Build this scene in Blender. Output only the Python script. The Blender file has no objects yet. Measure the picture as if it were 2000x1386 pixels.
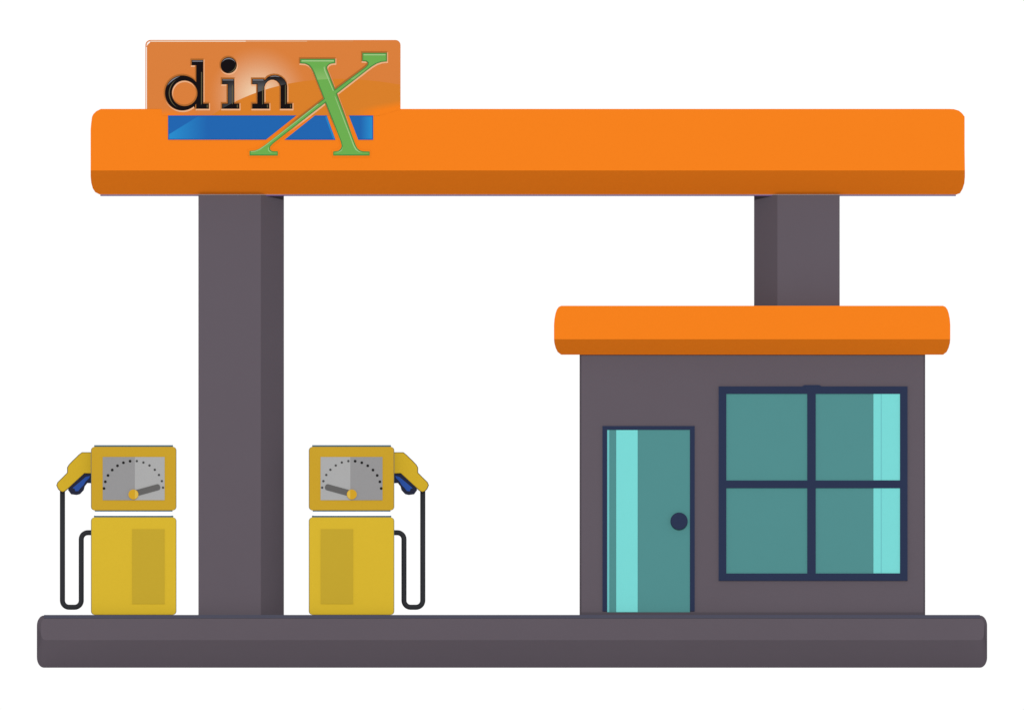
import bpy, math
from mathutils import Vector
from mathutils.geometry import tessellate_polygon

# ------------------------------------------------------------------ scale
S = 0.0055                       # metres per unit of the elevation drawing (door = 2 m)
def X(u): return (u - 1000.0) * S
def Z(v): return (1303.0 - v) * S

scene = bpy.context.scene
COL = scene.collection

# ------------------------------------------------------------------ camera
cam_d = bpy.data.cameras.new("camera")
cam_d.type = 'ORTHO'
cam_d.ortho_scale = 2000 * S
cam_d.clip_end = 3000
cam = bpy.data.objects.new("camera", cam_d)
cam.location = (0, -30, Z(693))
cam.rotation_euler = (math.radians(90), 0, 0)
COL.objects.link(cam)
scene.camera = cam

# ------------------------------------------------------------------ world: even white overcast sky
world = bpy.data.worlds.new("World")
scene.world = world
world.use_nodes = True
bg = world.node_tree.nodes["Background"]
bg.inputs["Color"].default_value = (1, 1, 1, 1)
bg.inputs["Strength"].default_value = 1.02

# ------------------------------------------------------------------ sun: from the camera's side, 30 degrees up
SUN_E, SUN_EL, SUN_C = 4.0, 12.0, (1.0, 0.985, 0.96)
sun_d = bpy.data.lights.new("sun", 'SUN')
sun_d.energy = SUN_E
sun_d.angle = math.radians(0.5)
sun_d.color = SUN_C
sun = bpy.data.objects.new("sun", sun_d)
sun.rotation_euler = (math.radians(90 - SUN_EL), 0, 0)
sun.location = (0, -20, 15)
COL.objects.link(sun)

vs = scene.view_settings
vs.view_transform = 'Standard'; vs.look = 'None'; vs.exposure = 0; vs.gamma = 1; vs.use_curve_mapping = False

# ------------------------------------------------------------------ colour helpers
FR = [1.01 + SUN_E / math.pi * c * math.cos(math.radians(SUN_EL)) for c in SUN_C]
def lin(c):
    c /= 255.0
    return c / 12.92 if c <= 0.04045 else ((c + 0.055) / 1.055) ** 2.4
def alb(hexc, k=1.0):
    """paint whose sunlit, upright face reads as hexc under this sun and sky"""
    rgb = [int(hexc[i:i + 2], 16) for i in (0, 2, 4)]
    return tuple(lin(v) / f * k for v, f in zip(rgb, FR)) + (1.0,)

def base_mat(name, rough=0.9):
    m = bpy.data.materials.new(name)
    m.use_nodes = True
    b = m.node_tree.nodes["Principled BSDF"]
    b.inputs["Roughness"].default_value = rough
    b.inputs["Specular IOR Level"].default_value = 0.0
    return m, b
def mix_rgb(nt, a, b, fac):
    n = nt.nodes.new("ShaderNodeMix"); n.data_type = 'RGBA'
    for sock, val in ((n.inputs[6], a), (n.inputs[7], b), (n.inputs[0], fac)):
        if hasattr(val, "is_output"): nt.links.new(val, sock)
        else: sock.default_value = val
    return n.outputs[2]
def paint(name, hexc, amp=0.02, scale=3.0, k=1.0):
    m, b = base_mat(name)
    nt = m.node_tree
    c = alb(hexc, k)
    tc = nt.nodes.new("ShaderNodeTexCoord")
    nz = nt.nodes.new("ShaderNodeTexNoise")
    nz.inputs["Scale"].default_value = scale; nz.inputs["Detail"].default_value = 4
    nt.links.new(tc.outputs["Object"], nz.inputs["Vector"])
    lo = tuple(v * (1 - amp) for v in c[:3]) + (1,)
    hi = tuple(v * (1 + amp) for v in c[:3]) + (1,)
    nt.links.new(mix_rgb(nt, lo, hi, nz.outputs["Fac"]), b.inputs["Base Color"])
    return m

class Expr:
    """tiny maths-on-sockets helper for the printed artwork of the sign"""
    def __init__(self, nt, v): self.nt, self.v = nt, v
    def _op(self, op, other=None, third=None, clamp=False):
        n = self.nt.nodes.new("ShaderNodeMath"); n.operation = op; n.use_clamp = clamp
        for i, o in enumerate((self, other, third)):
            if o is None: continue
            val = o.v if isinstance(o, Expr) else o
            if hasattr(val, "is_output"): self.nt.links.new(val, n.inputs[i])
            else: n.inputs[i].default_value = val
        return Expr(self.nt, n.outputs[0])
    def __add__(s, o): return s._op('ADD', o)
    def __sub__(s, o): return s._op('SUBTRACT', o)
    def __mul__(s, o): return s._op('MULTIPLY', o)
    def __lt__(s, o): return s._op('LESS_THAN', o)
    def __gt__(s, o): return s._op('GREATER_THAN', o)
    def sqrt(s): return s._op('SQRT')
    def pow(s, p): return s._op('POWER', p)
    def clamp(s): return s._op('ADD', 0.0, clamp=True)
    def max(s, o): return s._op('MAXIMUM', o)
def drawing_coords(nt, org):
    tc = nt.nodes.new("ShaderNodeTexCoord")
    sp = nt.nodes.new("ShaderNodeSeparateXYZ")
    nt.links.new(tc.outputs["Object"], sp.inputs[0])
    u = Expr(nt, sp.outputs[0]) * (1 / S) + (org[0] / S + 1000.0)
    v = (Expr(nt, sp.outputs[2]) * (-1 / S)) + (1303.0 - org[2] / S)
    return u, v
def above_arc(u, v):
    d = u - 660.0
    l = (d * -1.0).max(0.0); r = d.max(0.0)
    l2 = l * l; r2 = r * r
    arc = l2 * 0.00098 + l2 * l2 * 3e-9 + r2 * 0.00077 + 154.5
    return v < arc
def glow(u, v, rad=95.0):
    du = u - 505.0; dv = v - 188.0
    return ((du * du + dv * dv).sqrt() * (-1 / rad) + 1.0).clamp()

# ------------------------------------------------------------------ object helpers
ORG = {}
def empty(name, loc, label, cat, group=None):
    o = bpy.data.objects.new(name, None)
    o.empty_display_size = 0.3
    o.location = loc
    COL.objects.link(o)
    o["label"] = label; o["category"] = cat
    if group: o["group"] = group
    ORG[o] = Vector(loc)
    return o
def link(name, verts, faces, mats, parent=None, fmat=None, label=None, smooth=False):
    org = ORG[parent] if parent else Vector((0, 0, 0))
    me = bpy.data.meshes.new(name)
    me.from_pydata([tuple(Vector(v) - org) for v in verts], [], faces)
    if not isinstance(mats, (list, tuple)): mats = [mats]
    for m in mats: me.materials.append(m)
    if fmat: me.polygons.foreach_set("material_index", fmat)
    if smooth: me.polygons.foreach_set("use_smooth", [True] * len(me.polygons))
    me.validate(); me.update()
    import bmesh
    bm = bmesh.new(); bm.from_mesh(me)
    bmesh.ops.recalc_face_normals(bm, faces=bm.faces)
    bm.to_mesh(me); bm.free()
    o = bpy.data.objects.new(name, me)
    COL.objects.link(o)
    if parent: o.parent = parent
    ORG[o] = org
    if label: o["label"] = label
    return o

def area(p): return 0.5 * sum(p[i][0] * p[(i + 1) % len(p)][1] - p[(i + 1) % len(p)][0] * p[i][1] for i in range(len(p)))
def offset(p, d):
    """grow (d > 0) or shrink an outline by d drawing units"""
    s = 1 if area(p) > 0 else -1
    out = []
    n = len(p)
    for i in range(n):
        a, b, c = Vector(p[i - 1][:2]), Vector(p[i][:2]), Vector(p[(i + 1) % n][:2])
        e1, e2 = (b - a).normalized(), (c - b).normalized()
        n1, n2 = Vector((e1.y, -e1.x)) * s, Vector((e2.y, -e2.x)) * s
        m = n1 + n2
        if m.length < 1e-4: m = n1.copy()
        m.normalize()
        k = d / max(0.45, m.dot(n1))
        q = b + m * k
        out.append((q.x, q.y))
    return out
def shift(p, du, dv): return [(u + du, v + dv) for u, v in p]
def rrect(u0, v0, u1, v1, rx, ry=None, n=6):
    ry = rx if ry is None else ry
    pts = []
    for cx, cy, a0 in ((u1 - rx, v0 + ry, -90), (u1 - rx, v1 - ry, 0), (u0 + rx, v1 - ry, 90), (u0 + rx, v0 + ry, 180)):
        for i in range(n + 1):
            a = math.radians(a0 + 90 * i / n)
            pts.append((cx + rx * math.cos(a), cy + ry * math.sin(a)))
    return pts
def rect(u0, v0, u1, v1): return [(u0, v0), (u1, v0), (u1, v1), (u0, v1)]
def circle(cu, cv, r, n=40): return [(cu + r * math.cos(2 * math.pi * i / n), cv + r * math.sin(2 * math.pi * i / n)) for i in range(n)]

class MB:
    def __init__(self): self.v, self.f, self.m = [], [], []
    def prism(self, loops, yf, yb, mi=0, chamfer=0.0):
        """solid whose front outline is loops[0] (rest = holes); chamfer in drawing units"""
        if not isinstance(loops[0][0], (tuple, list)): loops = [loops]
        rings = []
        for k, lp in enumerate(loops):
            sg = -1 if k == 0 else 1
            fr = offset(lp, sg * chamfer) if chamfer else lp
            i0 = len(self.v)
            self.v += [(X(u), yf, Z(v)) for u, v in fr]
            n = len(lp); idx = [list(range(i0, i0 + n))]
            if chamfer:
                i1 = len(self.v)
                self.v += [(X(u), yf + chamfer * S, Z(v)) for u, v in lp]
                idx.append(list(range(i1, i1 + n)))
            i2 = len(self.v)
            self.v += [(X(u), yb, Z(v)) for u, v in lp]
            idx.append(list(range(i2, i2 + n)))
            for a, b in zip(idx, idx[1:]):
                for j in range(n):
                    self.f.append((a[j], a[(j + 1) % n], b[(j + 1) % n], b[j])); self.m.append(mi)
            rings.append((idx[0], idx[-1]))
        for side in (0, 1):
            polys = [[Vector((self.v[i][0], self.v[i][2], 0)) for i in r[side]] for r in rings]
            flat = [i for r in rings for i in r[side]]
            for t in tessellate_polygon(polys):
                self.f.append(tuple(flat[i] for i in t)); self.m.append(mi)
        return self
    def box(self, u0, v0, u1, v1, yf, yb, mi=0): return self.prism(rect(u0, v0, u1, v1), yf, yb, mi)
    def build(self, name, mats, parent=None, **k): return link(name, self.v, self.f, mats, parent, self.m, **k)

def sloped(name, outline, vsplit, yfront, slope, yback, mat, parent):
    """roof slab: upright fascia above vsplit, below it a facet that leans back towards the bottom"""
    pts = []
    n = len(outline)
    for i in range(n):
        a, b = outline[i], outline[(i + 1) % n]
        pts.append(a)
        if (a[1] - vsplit) * (b[1] - vsplit) < -1e-9:
            t = (vsplit - a[1]) / (b[1] - a[1])
            pts.append((a[0] + t * (b[0] - a[0]), vsplit))
    def yf(v): return yfront + max(0.0, v - vsplit) * S * slope
    n = len(pts)
    vs_ = [(X(u), yf(v), Z(v)) for u, v in pts] + [(X(u), yback, Z(v)) for u, v in pts]
    fs = [(j, (j + 1) % n, n + (j + 1) % n, n + j) for j in range(n)]
    up = [i for i in range(n) if pts[i][1] <= vsplit + 1e-6]
    dn = [i for i in range(n) if pts[i][1] >= vsplit - 1e-6]
    for grp in (up, dn): fs.append(tuple(grp))
    fs.append(tuple(range(n, 2 * n)))
    return link(name, vs_, fs, mat, parent)

def tube(name, path, r, y, mat, parent, n=12):
    """round hose along a path in the upright plane at depth y; path in drawing units"""
    P = [Vector((X(u), y, Z(v))) for u, v in path]
    vs_, fs = [], []
    for i, p in enumerate(P):
        t = (P[min(i + 1, len(P) - 1)] - P[max(i - 1, 0)]).normalized()
        side = t.cross(Vector((0, 1, 0))).normalized()
        for k in range(n):
            a = 2 * math.pi * k / n
            vs_.append(p + (side * math.cos(a) + Vector((0, 1, 0)) * math.sin(a)) * r)
    for i in range(len(P) - 1):
        for k in range(n):
            fs.append((i * n + k, i * n + (k + 1) % n, (i + 1) * n + (k + 1) % n, (i + 1) * n + k))
    fs.append(tuple(range(n))); fs.append(tuple(range((len(P) - 1) * n, len(P) * n)))
    return link(name, vs_, fs, mat, parent, smooth=True)

# ------------------------------------------------------------------ paints
M_grey   = paint("grey_purple_render", "615961", 0.025, 2.0, 1.04)
M_trim   = paint("slate_blue_outline", "50505F")
M_skirt  = paint("dark_grey_skirting", "565058")
M_orange = paint("orange_enamel", "F7821E", 0.006)
M_violet = paint("violet_edge_strip", "6E5480")
M_navy   = paint("navy_frame_paint", "2E3751", 0.03)
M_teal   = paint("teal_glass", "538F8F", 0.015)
M_aqua   = paint("pale_turquoise_reflection", "7CDBD8", 0.012)  # reflections on the glass, put in as a paler colour
M_aqua2  = paint("turquoise_reflection", "6FC4C6")
M_cab    = paint("yellow_enamel", "D6B432", 0.015, k=1.04)
M_head   = paint("ochre_yellow_enamel", "CBA22E", 0.015)
M_noz    = paint("yellow_nozzle_enamel", "D3AE2E", 0.03, 12)
M_flap   = paint("olive_yellow_panel_paint", "C2A431", 0.012, k=1.04)
M_cap    = paint("blue_grey_fringe", "56707F")  # colour of the pumps' outline fringe
M_white  = paint("white_spacer", "FFFFFF", 0.0, k=1.75)
M_scr_d  = paint("dial_grey", "979697", 0.02, 8)
M_scr_l  = paint("dial_pale_grey", "ADADAD", 0.02, 8)
M_dot_d  = paint("dial_mark_black", "262626")
M_dot_l  = paint("dial_mark_grey", "4C4C4C")
M_needle = paint("needle_grey", "666564")
M_hub    = paint("hub_yellow", "D4A42A")
M_hub_l  = paint("hub_highlight_yellow", "DEB94E")  # the hub's highlight, held in its colour
M_rubber = paint("black_rubber", "36373B", 0.03)
M_grip   = paint("dark_navy_grip", "2A2C3E", 0.03)
M_blue   = paint("blue_grip_inlay", "2F52A0", 0.08, 14)
M_ground = paint("white_ground", "FFFFFF", 0.01, 0.5, k=1.8)

# ------------------------------------------------------------------ ground
g = link("ground", [(-900, -900, -0.004), (900, -900, -0.004), (900, 900, -0.004), (-900, 900, -0.004)], [(0, 1, 2, 3)], M_ground)
g["kind"] = "structure"; g["label"] = "plain white ground all round the station"; g["category"] = "ground"

# ------------------------------------------------------------------ pavement: the long raised base slab
Y_SLAB = -0.09
def slab():
    O = rrect(72, 1201, 1928, 1303, 14, 20, 8)
    L = rrect(80, 1207, 1922, 1249, 9, 13, 8)
    # lower corners of the pale face are tight on the right, round on the left
    n = len(O)
    def yo(v): return Y_SLAB + 0.05 + 0.125 * max(0.0, min(1.0, (v - 1225) / 70.0)) * 1.12
    v_ = [(X(u), Y_SLAB, Z(v)) for u, v in L] + [(X(u), yo(v), Z(v)) for u, v in O] + [(X(u), 3.2, Z(v)) for u, v in O]
    f_ = [tuple(range(n))]
    for a, b in ((0, n), (n, 2 * n)):
        f_ += [(a + j, a + (j + 1) % n, b + (j + 1) % n, b + j) for j in range(n)]
    f_.append(tuple(range(2 * n, 3 * n)))
    return link("pavement", v_, f_, M_grey)
pv = slab()
pv["kind"] = "structure"; pv["label"] = "long dark grey raised base slab with rounded ends under the station"; pv["category"] = "base slab"
MB().box(86, 1200, 1914, 1206.5, Y_SLAB - 0.004, Y_SLAB + 0.10).build("slab_outline", M_trim, pv, label="thin slate blue outline strip along the top of the slab")  # strip that draws the dark outline along the slab top

# ------------------------------------------------------------------ fuel canopy
Y_P = 0.05                                   # front of the pillars
SL = math.tan(math.radians(53))
Y_SOF = Y_P + 0.06                           # lower front edge of the canopy, just over the pillars
Y_C = Y_SOF - 47.0 * S * SL                  # front of the canopy fascia
ZT = Z(1200)
can = empty("fuel_canopy", (X(471), Y_P + 0.45, ZT),
            "long orange canopy roof carried by two grey pillars above the fuel pumps", "canopy")
def end_l(c): return [(x, y) for x, y in c]
L_ = [(197, 213), (188, 217.5), (182, 223.5), (179.6, 229), (178.2, 240), (177, 253), (177, 290), (177, 333), (177, 345), (178.2, 357), (181.2, 368), (186, 375.5), (195, 380)]
R_ = [(1868, 380), (1875, 377.5), (1880, 369), (1883.5, 358), (1884.6, 345), (1884.6, 333), (1884, 290), (1884, 228), (1879, 221.5), (1873, 216.5), (1863, 213.4), (1853, 213)]
sloped("canopy_roof", L_ + R_, 333, Y_C, SL, 3.1, M_orange, can)
MB().box(196, 380.2, 1867, 383, Y_SOF, 2.88).build("soffit_fringe", M_violet, can, label="thin violet strip along the underside of the canopy")  # strip that draws the violet outline fringe under the canopy
CH = math.tan(math.radians(47))
def pillar(u0, u1, us, vb, flip):
    d = abs((u0 if flip else u1) - us) * S * CH
    if flip: fp = [(u0, Y_P + d), (us, Y_P), (u1, Y_P), (u1, Y_P + 0.92), (u0, Y_P + 0.92)]
    else:    fp = [(u0, Y_P), (us, Y_P), (u1, Y_P + d), (u1, Y_P + 0.92), (u0, Y_P + 0.92)]
    n = len(fp)
    v_ = [(X(u), y, Z(vb)) for u, y in fp] + [(X(u), y, Z(380.4)) for u, y in fp]
    f_ = [tuple(range(n)), tuple(range(n, 2 * n))] + [(j, (j + 1) % n, n + (j + 1) % n, n + j) for j in range(n)]
    return v_, f_
v_, f_ = pillar(387.5, 554.5, 509.5, 1200, False)
link("pillar", v_, f_, M_grey, can, label="tall grey pillar between the two fuel pumps")
v_, f_ = pillar(1472.8, 1640, 1518.4, 597, True)
link("pillar", v_, f_, M_grey, can, label="short grey pillar rising from the kiosk roof")

# ------------------------------------------------------------------ kiosk
Y_W = 0.0
kio = empty("kiosk", (X(1469), 1.2, ZT),
            "small grey kiosk building with flat orange roof, glazed door and four pane window", "building")
w = 3.5
fp = [(1132, Y_W + 0.03), (1135.5, Y_W), (1803.5, Y_W), (1807, Y_W + 0.03), (1807, 2.5), (1132, 2.5)]
n = len(fp)
v_ = [(X(u), y, Z(1200)) for u, y in fp] + [(X(u), y, Z(692)) for u, y in fp]
f_ = [tuple(range(n)), tuple(range(n, 2 * n))] + [(j, (j + 1) % n, n + (j + 1) % n, n + j) for j in range(n)]
wall = link("wall", v_, f_, M_grey, kio)
MB().box(1135.5, 1195, 1803.5, 1200, Y_W - 0.012, Y_W + 0.01).build("skirting", M_skirt, wall)
Lk = [(1096, 597), (1091, 599.5), (1087.5, 604.5), (1085, 612), (1083, 622), (1082, 634), (1082, 662), (1082.8, 670), (1085.2, 679), (1089, 687), (1096, 692.5)]
Rk = [(2938 - a, b) for a, b in reversed(Lk)]
sloped("roof", Lk + Rk, 662.3, Y_W - 0.035 - 30.5 * S * SL, SL, 2.56, M_orange, kio)

# door
door = MB().box(1185.7, 839, 1347.5, 1194.8, Y_W - 0.012, Y_W + 0.01).build("door", M_teal, kio, label="teal glazed door with painted pale turquoise reflections")
MB().box(1176.7, 831.5, 1356.8, 839, Y_W - 0.02, Y_W + 0.012) \
    .box(1176.7, 839, 1185.7, 1193, Y_W - 0.02, Y_W + 0.012) \
    .box(1347.5, 839, 1356.8, 1193, Y_W - 0.02, Y_W + 0.012).build("door_frame", M_navy, door)
MB().box(1203.6, 839.5, 1245.4, 1194.5, Y_W - 0.016, Y_W - 0.01).build("glass_reflection", M_aqua, door, label="wide pale turquoise reflection painted on the glass")  # stylised reflection, laid on the door glass as a pale strip
MB().box(1186, 839.5, 1190, 1194.5, Y_W - 0.016, Y_W - 0.01).build("glass_reflection", M_aqua2, door, label="narrow pale reflection painted beside the hinge side frame")
MB().prism(circle(1326.3, 1017.1, 16.8, 48), Y_W - 0.06, Y_W - 0.03, chamfer=1.2) \
    .prism(circle(1326.3, 1017.1, 7, 24), Y_W - 0.031, Y_W - 0.01).build("handle", M_navy, door, label="round navy door knob")

# window
fr = MB()
fr.prism([rect(1403.5, 754.3, 1772.5, 1133.2), rect(1418.6, 768.6, 1758, 1119.2)], Y_W - 0.025, Y_W + 0.012)
fr.box(1576.6, 768.6, 1593.2, 1119.2, Y_W - 0.025, Y_W + 0.012)
fr.box(1418.6, 937.8, 1576.6, 952.6, Y_W - 0.025, Y_W + 0.012)
fr.box(1593.2, 937.8, 1758, 952.6, Y_W - 0.025, Y_W + 0.012)
fr.prism([(1566, 754.4), (1571, 751.6), (1600, 751.6), (1605, 754.4)], Y_W - 0.025, Y_W + 0.012)
window = fr.build("window", M_navy, kio, label="four pane window in a navy frame")
for u0, u1 in ((1418.6, 1576.6), (1593.2, 1758)):
    for v0, v1 in ((768.6, 937.8), (952.6, 1119.2)):
        MB().box(u0, v0, u1, v1, Y_W - 0.010, Y_W + 0.011).build("pane", M_teal, window)
for v0, v1 in ((769, 937.4), (953, 1118.8)):  # stylised reflections on the right panes, painted as pale strips
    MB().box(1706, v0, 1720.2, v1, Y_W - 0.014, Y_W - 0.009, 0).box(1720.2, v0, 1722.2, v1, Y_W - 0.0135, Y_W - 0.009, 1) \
        .box(1722.2, v0, 1757.7, v1, Y_W - 0.014, Y_W - 0.009, 0).build("glass_reflection", [M_aqua, M_aqua2], window, label="pale turquoise reflection painted down the right pane")

# ------------------------------------------------------------------ fuel pumps
def fuel_pump(mirror, label):
    ax = 473.85
    def m(p): return [(2 * ax - u, v) for u, v in p] if mirror else list(p)
    def z5(pts): return m([(90 + a / 7.407, 850 + b / 7.407) for a, b in pts])
    cu = m([(261.1, 0)])[0][0]
    yf, yb = 0.0, 0.55
    root = empty("fuel_pump", (X(cu), 0.28, ZT), label, "fuel pump", "yellow fuel pumps either side of the pillar")
    cab = MB().prism(m(rrect(178.4, 1009.6, 343.8, 1200, 7)), yf, yb, chamfer=1.0).build("cabinet", M_cab, root)
    MB().prism(m(rrect(177.6, 1009.8, 344.6, 1199.8, 7)), yf + 0.02, yb + 0.004).build("outline_shell", M_cap, cab)  # slightly larger shell that draws a blue-grey outline round the cabinet
    MB().prism(m(rect(258, 1032.8, 321.5, 1178.6)), yf - 0.006, yf + 0.01).build("access_panel", M_flap, cab, label="darker olive yellow panel on the cabinet front")
    MB().prism(m(rect(183.5, 1006.3, 338.5, 1009.8)), yf + 0.012, yb - 0.02).build("fringe_strip", M_cap, cab)  # strip that draws the blue-grey fringe along the cabinet top
    MB().prism(m(rect(186, 998.3, 334, 1006.4)), yf + 0.018, yb - 0.03).build("neck", M_white, root, label="white spacer between cabinet and head")
    head = MB().prism(m(rrect(178.4, 872, 343.8, 996.2, 7)), yf, yb, chamfer=1.0).build("head", M_head, root)
    MB().prism(m(rrect(177.6, 872.2, 344.6, 996, 7)), yf + 0.02, yb + 0.004).build("outline_shell", M_cap, head)  # larger shell drawing the head's blue-grey outline
    MB().prism(m(rect(184, 868.8, 338, 872.2)), yf + 0.012, yb - 0.02).build("fringe_strip", M_cap, head)  # fringe line above the head, drawn as a strip
    MB().prism(m(rect(185, 996, 337, 998.5)), yf + 0.012, yb - 0.02).build("fringe_strip", M_cap, head)
    MB().prism(m(rect(200.7, 892, 263.5, 976.2)), yf - 0.006, yf + 0.01, 0) \
        .prism(m(rect(263.5, 892, 321.5, 976.2)), yf - 0.006, yf + 0.01, 1).build("dial", [M_scr_d, M_scr_l], head, label="grey dial split into a darker and a paler half")
    dots = [(838, 765), (857, 668), (896, 577), (957, 499), (1033, 437), (1119, 393), (1215, 371), (1313, 370), (1408, 390), (1496, 433), (1573, 495), (1633, 570), (1675, 659), (1692, 753)]
    for i, (a, b) in enumerate(dots):
        c = z5([(a, b)])[0]
        MB().prism(circle(c[0], c[1], 2.7 if i < 7 else 2.3, 14), yf - 0.009, yf - 0.005).build("dial_mark", M_dot_d if i < 7 else M_dot_l, head)
    # needle with a round tip
    a, b = Vector((262, 963.5)), Vector((308.2, 950.8))
    t = (b - a).normalized(); nn = Vector((-t.y, t.x)); r = 5.9
    nd = [a + nn * r]
    nd += [b + (nn * math.cos(math.radians(q)) + t * math.sin(math.radians(q)) * 0.8) * r for q in range(0, 181, 15)]
    nd += [a - nn * r]
    MB().prism(m([(p.x, p.y) for p in nd]), yf - 0.014, yf - 0.009).build("needle", M_needle, head)
    hub = circle(260.6, 965.0, 9.8, 40)  # its paler right sector is a painted highlight
    MB().prism(m(hub), yf - 0.022, yf - 0.008, 0) \
        .prism(m([(263.5, 956.5), (267, 958.6), (269.3, 962.5), (269.6, 966.5), (268, 971), (263.5, 974)]), yf - 0.024, yf - 0.021, 1) \
        .build("hub", [M_hub, M_hub_l], head)
    # nozzle, its grip and the hose
    body = z5([(690, 250), (520, 250), (475, 285), (435, 325), (395, 362), (335, 425), (312, 465), (312, 540), (245, 608), (172, 680), (157, 720), (178, 770), (212, 805), (245, 815), (282, 795), (332, 750), (555, 545), (690, 550)])
    noz = MB().prism(body, yf + 0.12, yf + 0.30, chamfer=1.0).build("nozzle", M_noz, root)
    MB().prism(offset(body, 1.1), yf + 0.14, yf + 0.28).build("outline_shell", M_grip, noz)  # larger shell behind, drawing the nozzle's dark outline
    grip = z5([(540, 553), (668, 548), (650, 690), (597, 688), (560, 735), (545, 790), (492, 848), (440, 860), (362, 850), (318, 788), (330, 745)])
    gr = MB().prism(grip, yf + 0.13, yf + 0.29, chamfer=0.6).build("grip", M_grip, noz, label="dark navy hand grip with a blue inlay")
    inl = z5([(575, 590), (645, 575), (630, 620), (580, 665), (548, 720), (500, 768), (470, 808), (420, 812), (408, 775), (370, 765), (420, 720)])
    MB().prism(offset(inl, -0.8), yf + 0.124, yf + 0.14).build("grip_inlay", M_blue, noz)
    path = [(122, 958), (122, 1100)]
    def arc(cx, cy, r, a0, a1, k=8): return [(cx + r * math.cos(math.radians(a0 + (a1 - a0) * i / k)), cy + r * math.sin(math.radians(a0 + (a1 - a0) * i / k))) for i in range(k + 1)]
    path += arc(135, 1172, 13, 180, 90) + arc(145.7, 1172, 13, 90, 0)
    path += [(158.7, 1110)] + arc(171.5, 1052.4, 12.8, 180, 270) + [(186, 1039.6)]
    tube("hose", m(path), 5.0 * S, yf + 0.21, M_rubber, root)
    return root
fuel_pump(False, "yellow fuel pump with its nozzle and hose hanging on its left side")
fuel_pump(True, "yellow fuel pump with its nozzle and hose hanging on its right side")

# ------------------------------------------------------------------ sign
Y_S = Y_C - 0.003                              # sign face
s_org = (X(533), Y_S, Z(213))
sign = empty("canopy_sign", s_org, "orange sign with black letters and a large green letter on the canopy front", "sign")

def sign_panel_mat():
    m, b = base_mat("sign_panel_print")
    nt = m.node_tree
    u, v = drawing_coords(nt, s_org)
    ab = above_arc(u, v)
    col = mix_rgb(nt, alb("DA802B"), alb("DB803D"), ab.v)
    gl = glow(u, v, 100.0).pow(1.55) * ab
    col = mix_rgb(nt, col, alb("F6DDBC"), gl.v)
    # the print fades into the canopy's own orange along its bottom edge
    f1 = ((v - 212.0) * (1 / 14.0)).clamp() * ((u * -1.0 + 400.0) * (1 / 70.0)).clamp()
    f2 = ((v - 200.0) * (1 / 14.0) + ((u - 755.0) * (1 / 40.0)) * 0.5).clamp() * ((u - 690.0) * (1 / 45.0)).clamp()
    f = (f1 + f2).clamp()
    col = mix_rgb(nt, col, alb("F7821E"), f.v)
    nt.links.new(col, b.inputs["Base Color"])
    return m
def stripe_mat():
    m, b = base_mat("sign_stripe_print")
    nt = m.node_tree
    u, v = drawing_coords(nt, s_org)
    diag = (v + u * 0.618) > 466.6
    left = ((u * -1.0 + 405.0) * (1 / 72.0)).clamp() * diag
    right = ((u - 704.0) * (1 / 22.0)).clamp()
    core = (v > 227.8) * (v < 271.5) * (u > 330.0) * (u < 727.0)
    slant = ((u - (v * 0.36 + 553.0)) > 0.0) * ((u - (v * 0.36 + 556.0)) < 0.0)
    fac = ((left + right).clamp() * core + slant * 0.8 * core).clamp()
    base = mix_rgb(nt, alb("1259AD"), alb("2466B0"), core.v)
    nt.links.new(mix_rgb(nt, base, alb("2B8DCE"), fac.v), b.inputs["Base Color"])
    return m
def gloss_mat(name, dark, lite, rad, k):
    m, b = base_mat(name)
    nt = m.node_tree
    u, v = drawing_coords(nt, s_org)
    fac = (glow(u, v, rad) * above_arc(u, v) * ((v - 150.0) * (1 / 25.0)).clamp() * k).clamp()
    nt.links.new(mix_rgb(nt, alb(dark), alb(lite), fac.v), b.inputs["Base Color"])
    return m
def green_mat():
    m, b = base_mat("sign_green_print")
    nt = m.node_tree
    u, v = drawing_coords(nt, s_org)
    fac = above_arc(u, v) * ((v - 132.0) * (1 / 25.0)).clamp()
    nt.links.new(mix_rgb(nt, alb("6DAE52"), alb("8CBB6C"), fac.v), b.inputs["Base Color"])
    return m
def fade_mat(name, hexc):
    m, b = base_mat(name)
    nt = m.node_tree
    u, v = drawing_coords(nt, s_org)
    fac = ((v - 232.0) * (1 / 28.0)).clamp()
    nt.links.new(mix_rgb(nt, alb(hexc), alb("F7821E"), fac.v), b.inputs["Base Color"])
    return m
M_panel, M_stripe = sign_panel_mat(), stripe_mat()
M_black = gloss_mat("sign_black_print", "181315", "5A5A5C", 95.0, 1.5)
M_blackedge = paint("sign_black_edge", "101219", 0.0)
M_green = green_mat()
M_greenedge = paint("sign_dark_green_edge", "43904A", 0.0)
M_greenlite = paint("sign_pale_green_line", "9FC987", 0.0)
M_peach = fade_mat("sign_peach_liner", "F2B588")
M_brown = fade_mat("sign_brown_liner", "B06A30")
M_greyline = paint("sign_grey_line", "85858C", 0.0)
M_olive = paint("sign_olive_line", "645B40", 0.0)
M_offwhite = paint("sign_cream_line", "F6DCC4", 0.0)
M_paleline = paint("sign_white_line", "FFF7F0", 0.0)

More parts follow.
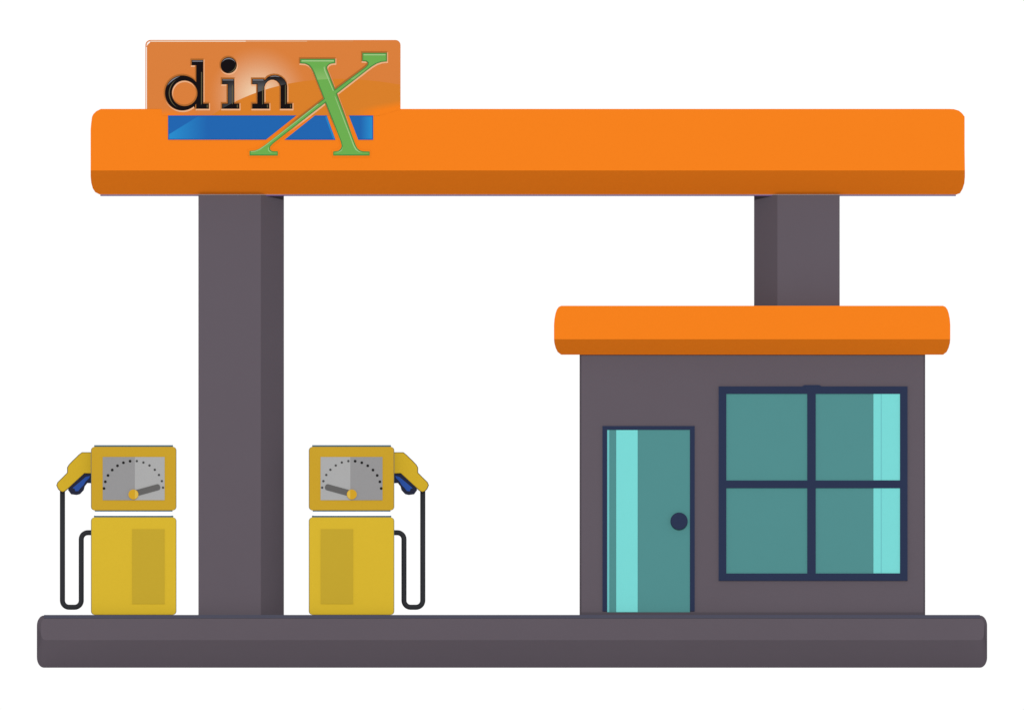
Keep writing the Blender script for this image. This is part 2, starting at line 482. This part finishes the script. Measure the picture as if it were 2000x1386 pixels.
# panel: printed sheet on a box that stands on the canopy
top = [(284, 213)] + [(294 - 10 * math.cos(math.radians(a)), 88.5 - 10 * math.sin(math.radians(a))) for a in range(0, 91, 15)] \
    + [(772.3 + 10 * math.sin(math.radians(a)), 88.5 - 10 * math.cos(math.radians(a))) for a in range(0, 91, 15)] + [(782.3, 213)]
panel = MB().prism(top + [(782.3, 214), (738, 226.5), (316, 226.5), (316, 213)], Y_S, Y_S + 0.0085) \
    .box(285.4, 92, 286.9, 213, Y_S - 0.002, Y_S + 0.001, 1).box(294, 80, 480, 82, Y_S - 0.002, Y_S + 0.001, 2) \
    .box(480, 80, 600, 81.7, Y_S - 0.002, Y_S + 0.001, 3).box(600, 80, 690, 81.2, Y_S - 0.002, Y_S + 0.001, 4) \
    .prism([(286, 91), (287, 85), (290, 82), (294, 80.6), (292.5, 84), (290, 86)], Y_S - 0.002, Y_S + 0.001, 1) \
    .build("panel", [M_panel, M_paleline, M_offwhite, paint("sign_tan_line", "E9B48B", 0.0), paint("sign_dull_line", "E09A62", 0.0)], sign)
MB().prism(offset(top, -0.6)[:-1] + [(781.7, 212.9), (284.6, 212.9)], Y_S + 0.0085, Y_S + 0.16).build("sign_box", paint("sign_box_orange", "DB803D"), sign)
Y_ST = Y_C - 0.007
for poly in ([(328.3, 225.8), (579, 225.8), (519.5, 273), (328.3, 273)],
             [(615, 225.8), (638.3, 225.8), (655.3, 273.2), (555.6, 273.2)],
             [(681.4, 225.8), (728.8, 225.8), (728.8, 273.2), (699.7, 273.2)]):
    MB().prism(poly, Y_ST, Y_C + 0.004).build("stripe", M_stripe, sign)

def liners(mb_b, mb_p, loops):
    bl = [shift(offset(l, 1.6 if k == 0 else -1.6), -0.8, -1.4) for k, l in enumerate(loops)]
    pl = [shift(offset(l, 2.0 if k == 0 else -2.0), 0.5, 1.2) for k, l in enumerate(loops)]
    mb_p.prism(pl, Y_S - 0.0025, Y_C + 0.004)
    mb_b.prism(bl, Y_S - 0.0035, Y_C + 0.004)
YL = Y_S - 0.008
def ring(cu, cv, r, a0, a1, n=14):
    return [(cu + r * math.cos(math.radians(a0 + (a1 - a0) * i / n)), cv + r * math.sin(math.radians(a0 + (a1 - a0) * i / n))) for i in range(n + 1)]
def crescent(cu, cv, r, a0, a1, wmax, n=14):
    o = ring(cu, cv, r, a0, a1, n)
    i_ = [(cu + (r - wmax * math.sin(math.pi * i / n) - 0.15) * math.cos(math.radians(a0 + (a1 - a0) * i / n)),
           cv + (r - wmax * math.sin(math.pi * i / n) - 0.15) * math.sin(math.radians(a0 + (a1 - a0) * i / n))) for i in range(n + 1)]
    return o + i_[::-1]

def letter(solids, lines, label):
    """solids: list of [outer, hole...] outlines; lines: (outline, material index)"""
    mb = MB()
    for loops in solids:
        mb.prism([offset(l, -1.1 if k == 0 else 1.1) for k, l in enumerate(loops)], YL, Y_S, 0)
        mb.prism(loops, YL + 0.003, Y_S, 1)
    for poly, mi in lines: mb.prism(poly, YL - 0.002, YL + 0.001, 2 + mi)
    lt = mb.build("letter", [M_black, M_blackedge, M_greyline, M_olive], sign, label=label)
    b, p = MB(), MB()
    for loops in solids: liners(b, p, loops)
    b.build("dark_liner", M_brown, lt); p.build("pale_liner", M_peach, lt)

# the three black letters
cu, cv, r = 356.4, 181.9, 34.2
dx = 383.2 - cu; a1 = math.degrees(math.asin(math.sqrt(r * r - dx * dx) / r))
bowl = ring(cu, cv, r, a1, 360 - a1, 48)
d_out = [(374.3, 117.8), (396.9, 117.8), (396.9, 202.6), (407.7, 202.6), (407.7, 212.7), (383.2, 212.7)] + bowl + [(383.2, 127.9), (374.3, 127.9)]
d_hole = circle(360.5, 182.6, 25.0, 48)
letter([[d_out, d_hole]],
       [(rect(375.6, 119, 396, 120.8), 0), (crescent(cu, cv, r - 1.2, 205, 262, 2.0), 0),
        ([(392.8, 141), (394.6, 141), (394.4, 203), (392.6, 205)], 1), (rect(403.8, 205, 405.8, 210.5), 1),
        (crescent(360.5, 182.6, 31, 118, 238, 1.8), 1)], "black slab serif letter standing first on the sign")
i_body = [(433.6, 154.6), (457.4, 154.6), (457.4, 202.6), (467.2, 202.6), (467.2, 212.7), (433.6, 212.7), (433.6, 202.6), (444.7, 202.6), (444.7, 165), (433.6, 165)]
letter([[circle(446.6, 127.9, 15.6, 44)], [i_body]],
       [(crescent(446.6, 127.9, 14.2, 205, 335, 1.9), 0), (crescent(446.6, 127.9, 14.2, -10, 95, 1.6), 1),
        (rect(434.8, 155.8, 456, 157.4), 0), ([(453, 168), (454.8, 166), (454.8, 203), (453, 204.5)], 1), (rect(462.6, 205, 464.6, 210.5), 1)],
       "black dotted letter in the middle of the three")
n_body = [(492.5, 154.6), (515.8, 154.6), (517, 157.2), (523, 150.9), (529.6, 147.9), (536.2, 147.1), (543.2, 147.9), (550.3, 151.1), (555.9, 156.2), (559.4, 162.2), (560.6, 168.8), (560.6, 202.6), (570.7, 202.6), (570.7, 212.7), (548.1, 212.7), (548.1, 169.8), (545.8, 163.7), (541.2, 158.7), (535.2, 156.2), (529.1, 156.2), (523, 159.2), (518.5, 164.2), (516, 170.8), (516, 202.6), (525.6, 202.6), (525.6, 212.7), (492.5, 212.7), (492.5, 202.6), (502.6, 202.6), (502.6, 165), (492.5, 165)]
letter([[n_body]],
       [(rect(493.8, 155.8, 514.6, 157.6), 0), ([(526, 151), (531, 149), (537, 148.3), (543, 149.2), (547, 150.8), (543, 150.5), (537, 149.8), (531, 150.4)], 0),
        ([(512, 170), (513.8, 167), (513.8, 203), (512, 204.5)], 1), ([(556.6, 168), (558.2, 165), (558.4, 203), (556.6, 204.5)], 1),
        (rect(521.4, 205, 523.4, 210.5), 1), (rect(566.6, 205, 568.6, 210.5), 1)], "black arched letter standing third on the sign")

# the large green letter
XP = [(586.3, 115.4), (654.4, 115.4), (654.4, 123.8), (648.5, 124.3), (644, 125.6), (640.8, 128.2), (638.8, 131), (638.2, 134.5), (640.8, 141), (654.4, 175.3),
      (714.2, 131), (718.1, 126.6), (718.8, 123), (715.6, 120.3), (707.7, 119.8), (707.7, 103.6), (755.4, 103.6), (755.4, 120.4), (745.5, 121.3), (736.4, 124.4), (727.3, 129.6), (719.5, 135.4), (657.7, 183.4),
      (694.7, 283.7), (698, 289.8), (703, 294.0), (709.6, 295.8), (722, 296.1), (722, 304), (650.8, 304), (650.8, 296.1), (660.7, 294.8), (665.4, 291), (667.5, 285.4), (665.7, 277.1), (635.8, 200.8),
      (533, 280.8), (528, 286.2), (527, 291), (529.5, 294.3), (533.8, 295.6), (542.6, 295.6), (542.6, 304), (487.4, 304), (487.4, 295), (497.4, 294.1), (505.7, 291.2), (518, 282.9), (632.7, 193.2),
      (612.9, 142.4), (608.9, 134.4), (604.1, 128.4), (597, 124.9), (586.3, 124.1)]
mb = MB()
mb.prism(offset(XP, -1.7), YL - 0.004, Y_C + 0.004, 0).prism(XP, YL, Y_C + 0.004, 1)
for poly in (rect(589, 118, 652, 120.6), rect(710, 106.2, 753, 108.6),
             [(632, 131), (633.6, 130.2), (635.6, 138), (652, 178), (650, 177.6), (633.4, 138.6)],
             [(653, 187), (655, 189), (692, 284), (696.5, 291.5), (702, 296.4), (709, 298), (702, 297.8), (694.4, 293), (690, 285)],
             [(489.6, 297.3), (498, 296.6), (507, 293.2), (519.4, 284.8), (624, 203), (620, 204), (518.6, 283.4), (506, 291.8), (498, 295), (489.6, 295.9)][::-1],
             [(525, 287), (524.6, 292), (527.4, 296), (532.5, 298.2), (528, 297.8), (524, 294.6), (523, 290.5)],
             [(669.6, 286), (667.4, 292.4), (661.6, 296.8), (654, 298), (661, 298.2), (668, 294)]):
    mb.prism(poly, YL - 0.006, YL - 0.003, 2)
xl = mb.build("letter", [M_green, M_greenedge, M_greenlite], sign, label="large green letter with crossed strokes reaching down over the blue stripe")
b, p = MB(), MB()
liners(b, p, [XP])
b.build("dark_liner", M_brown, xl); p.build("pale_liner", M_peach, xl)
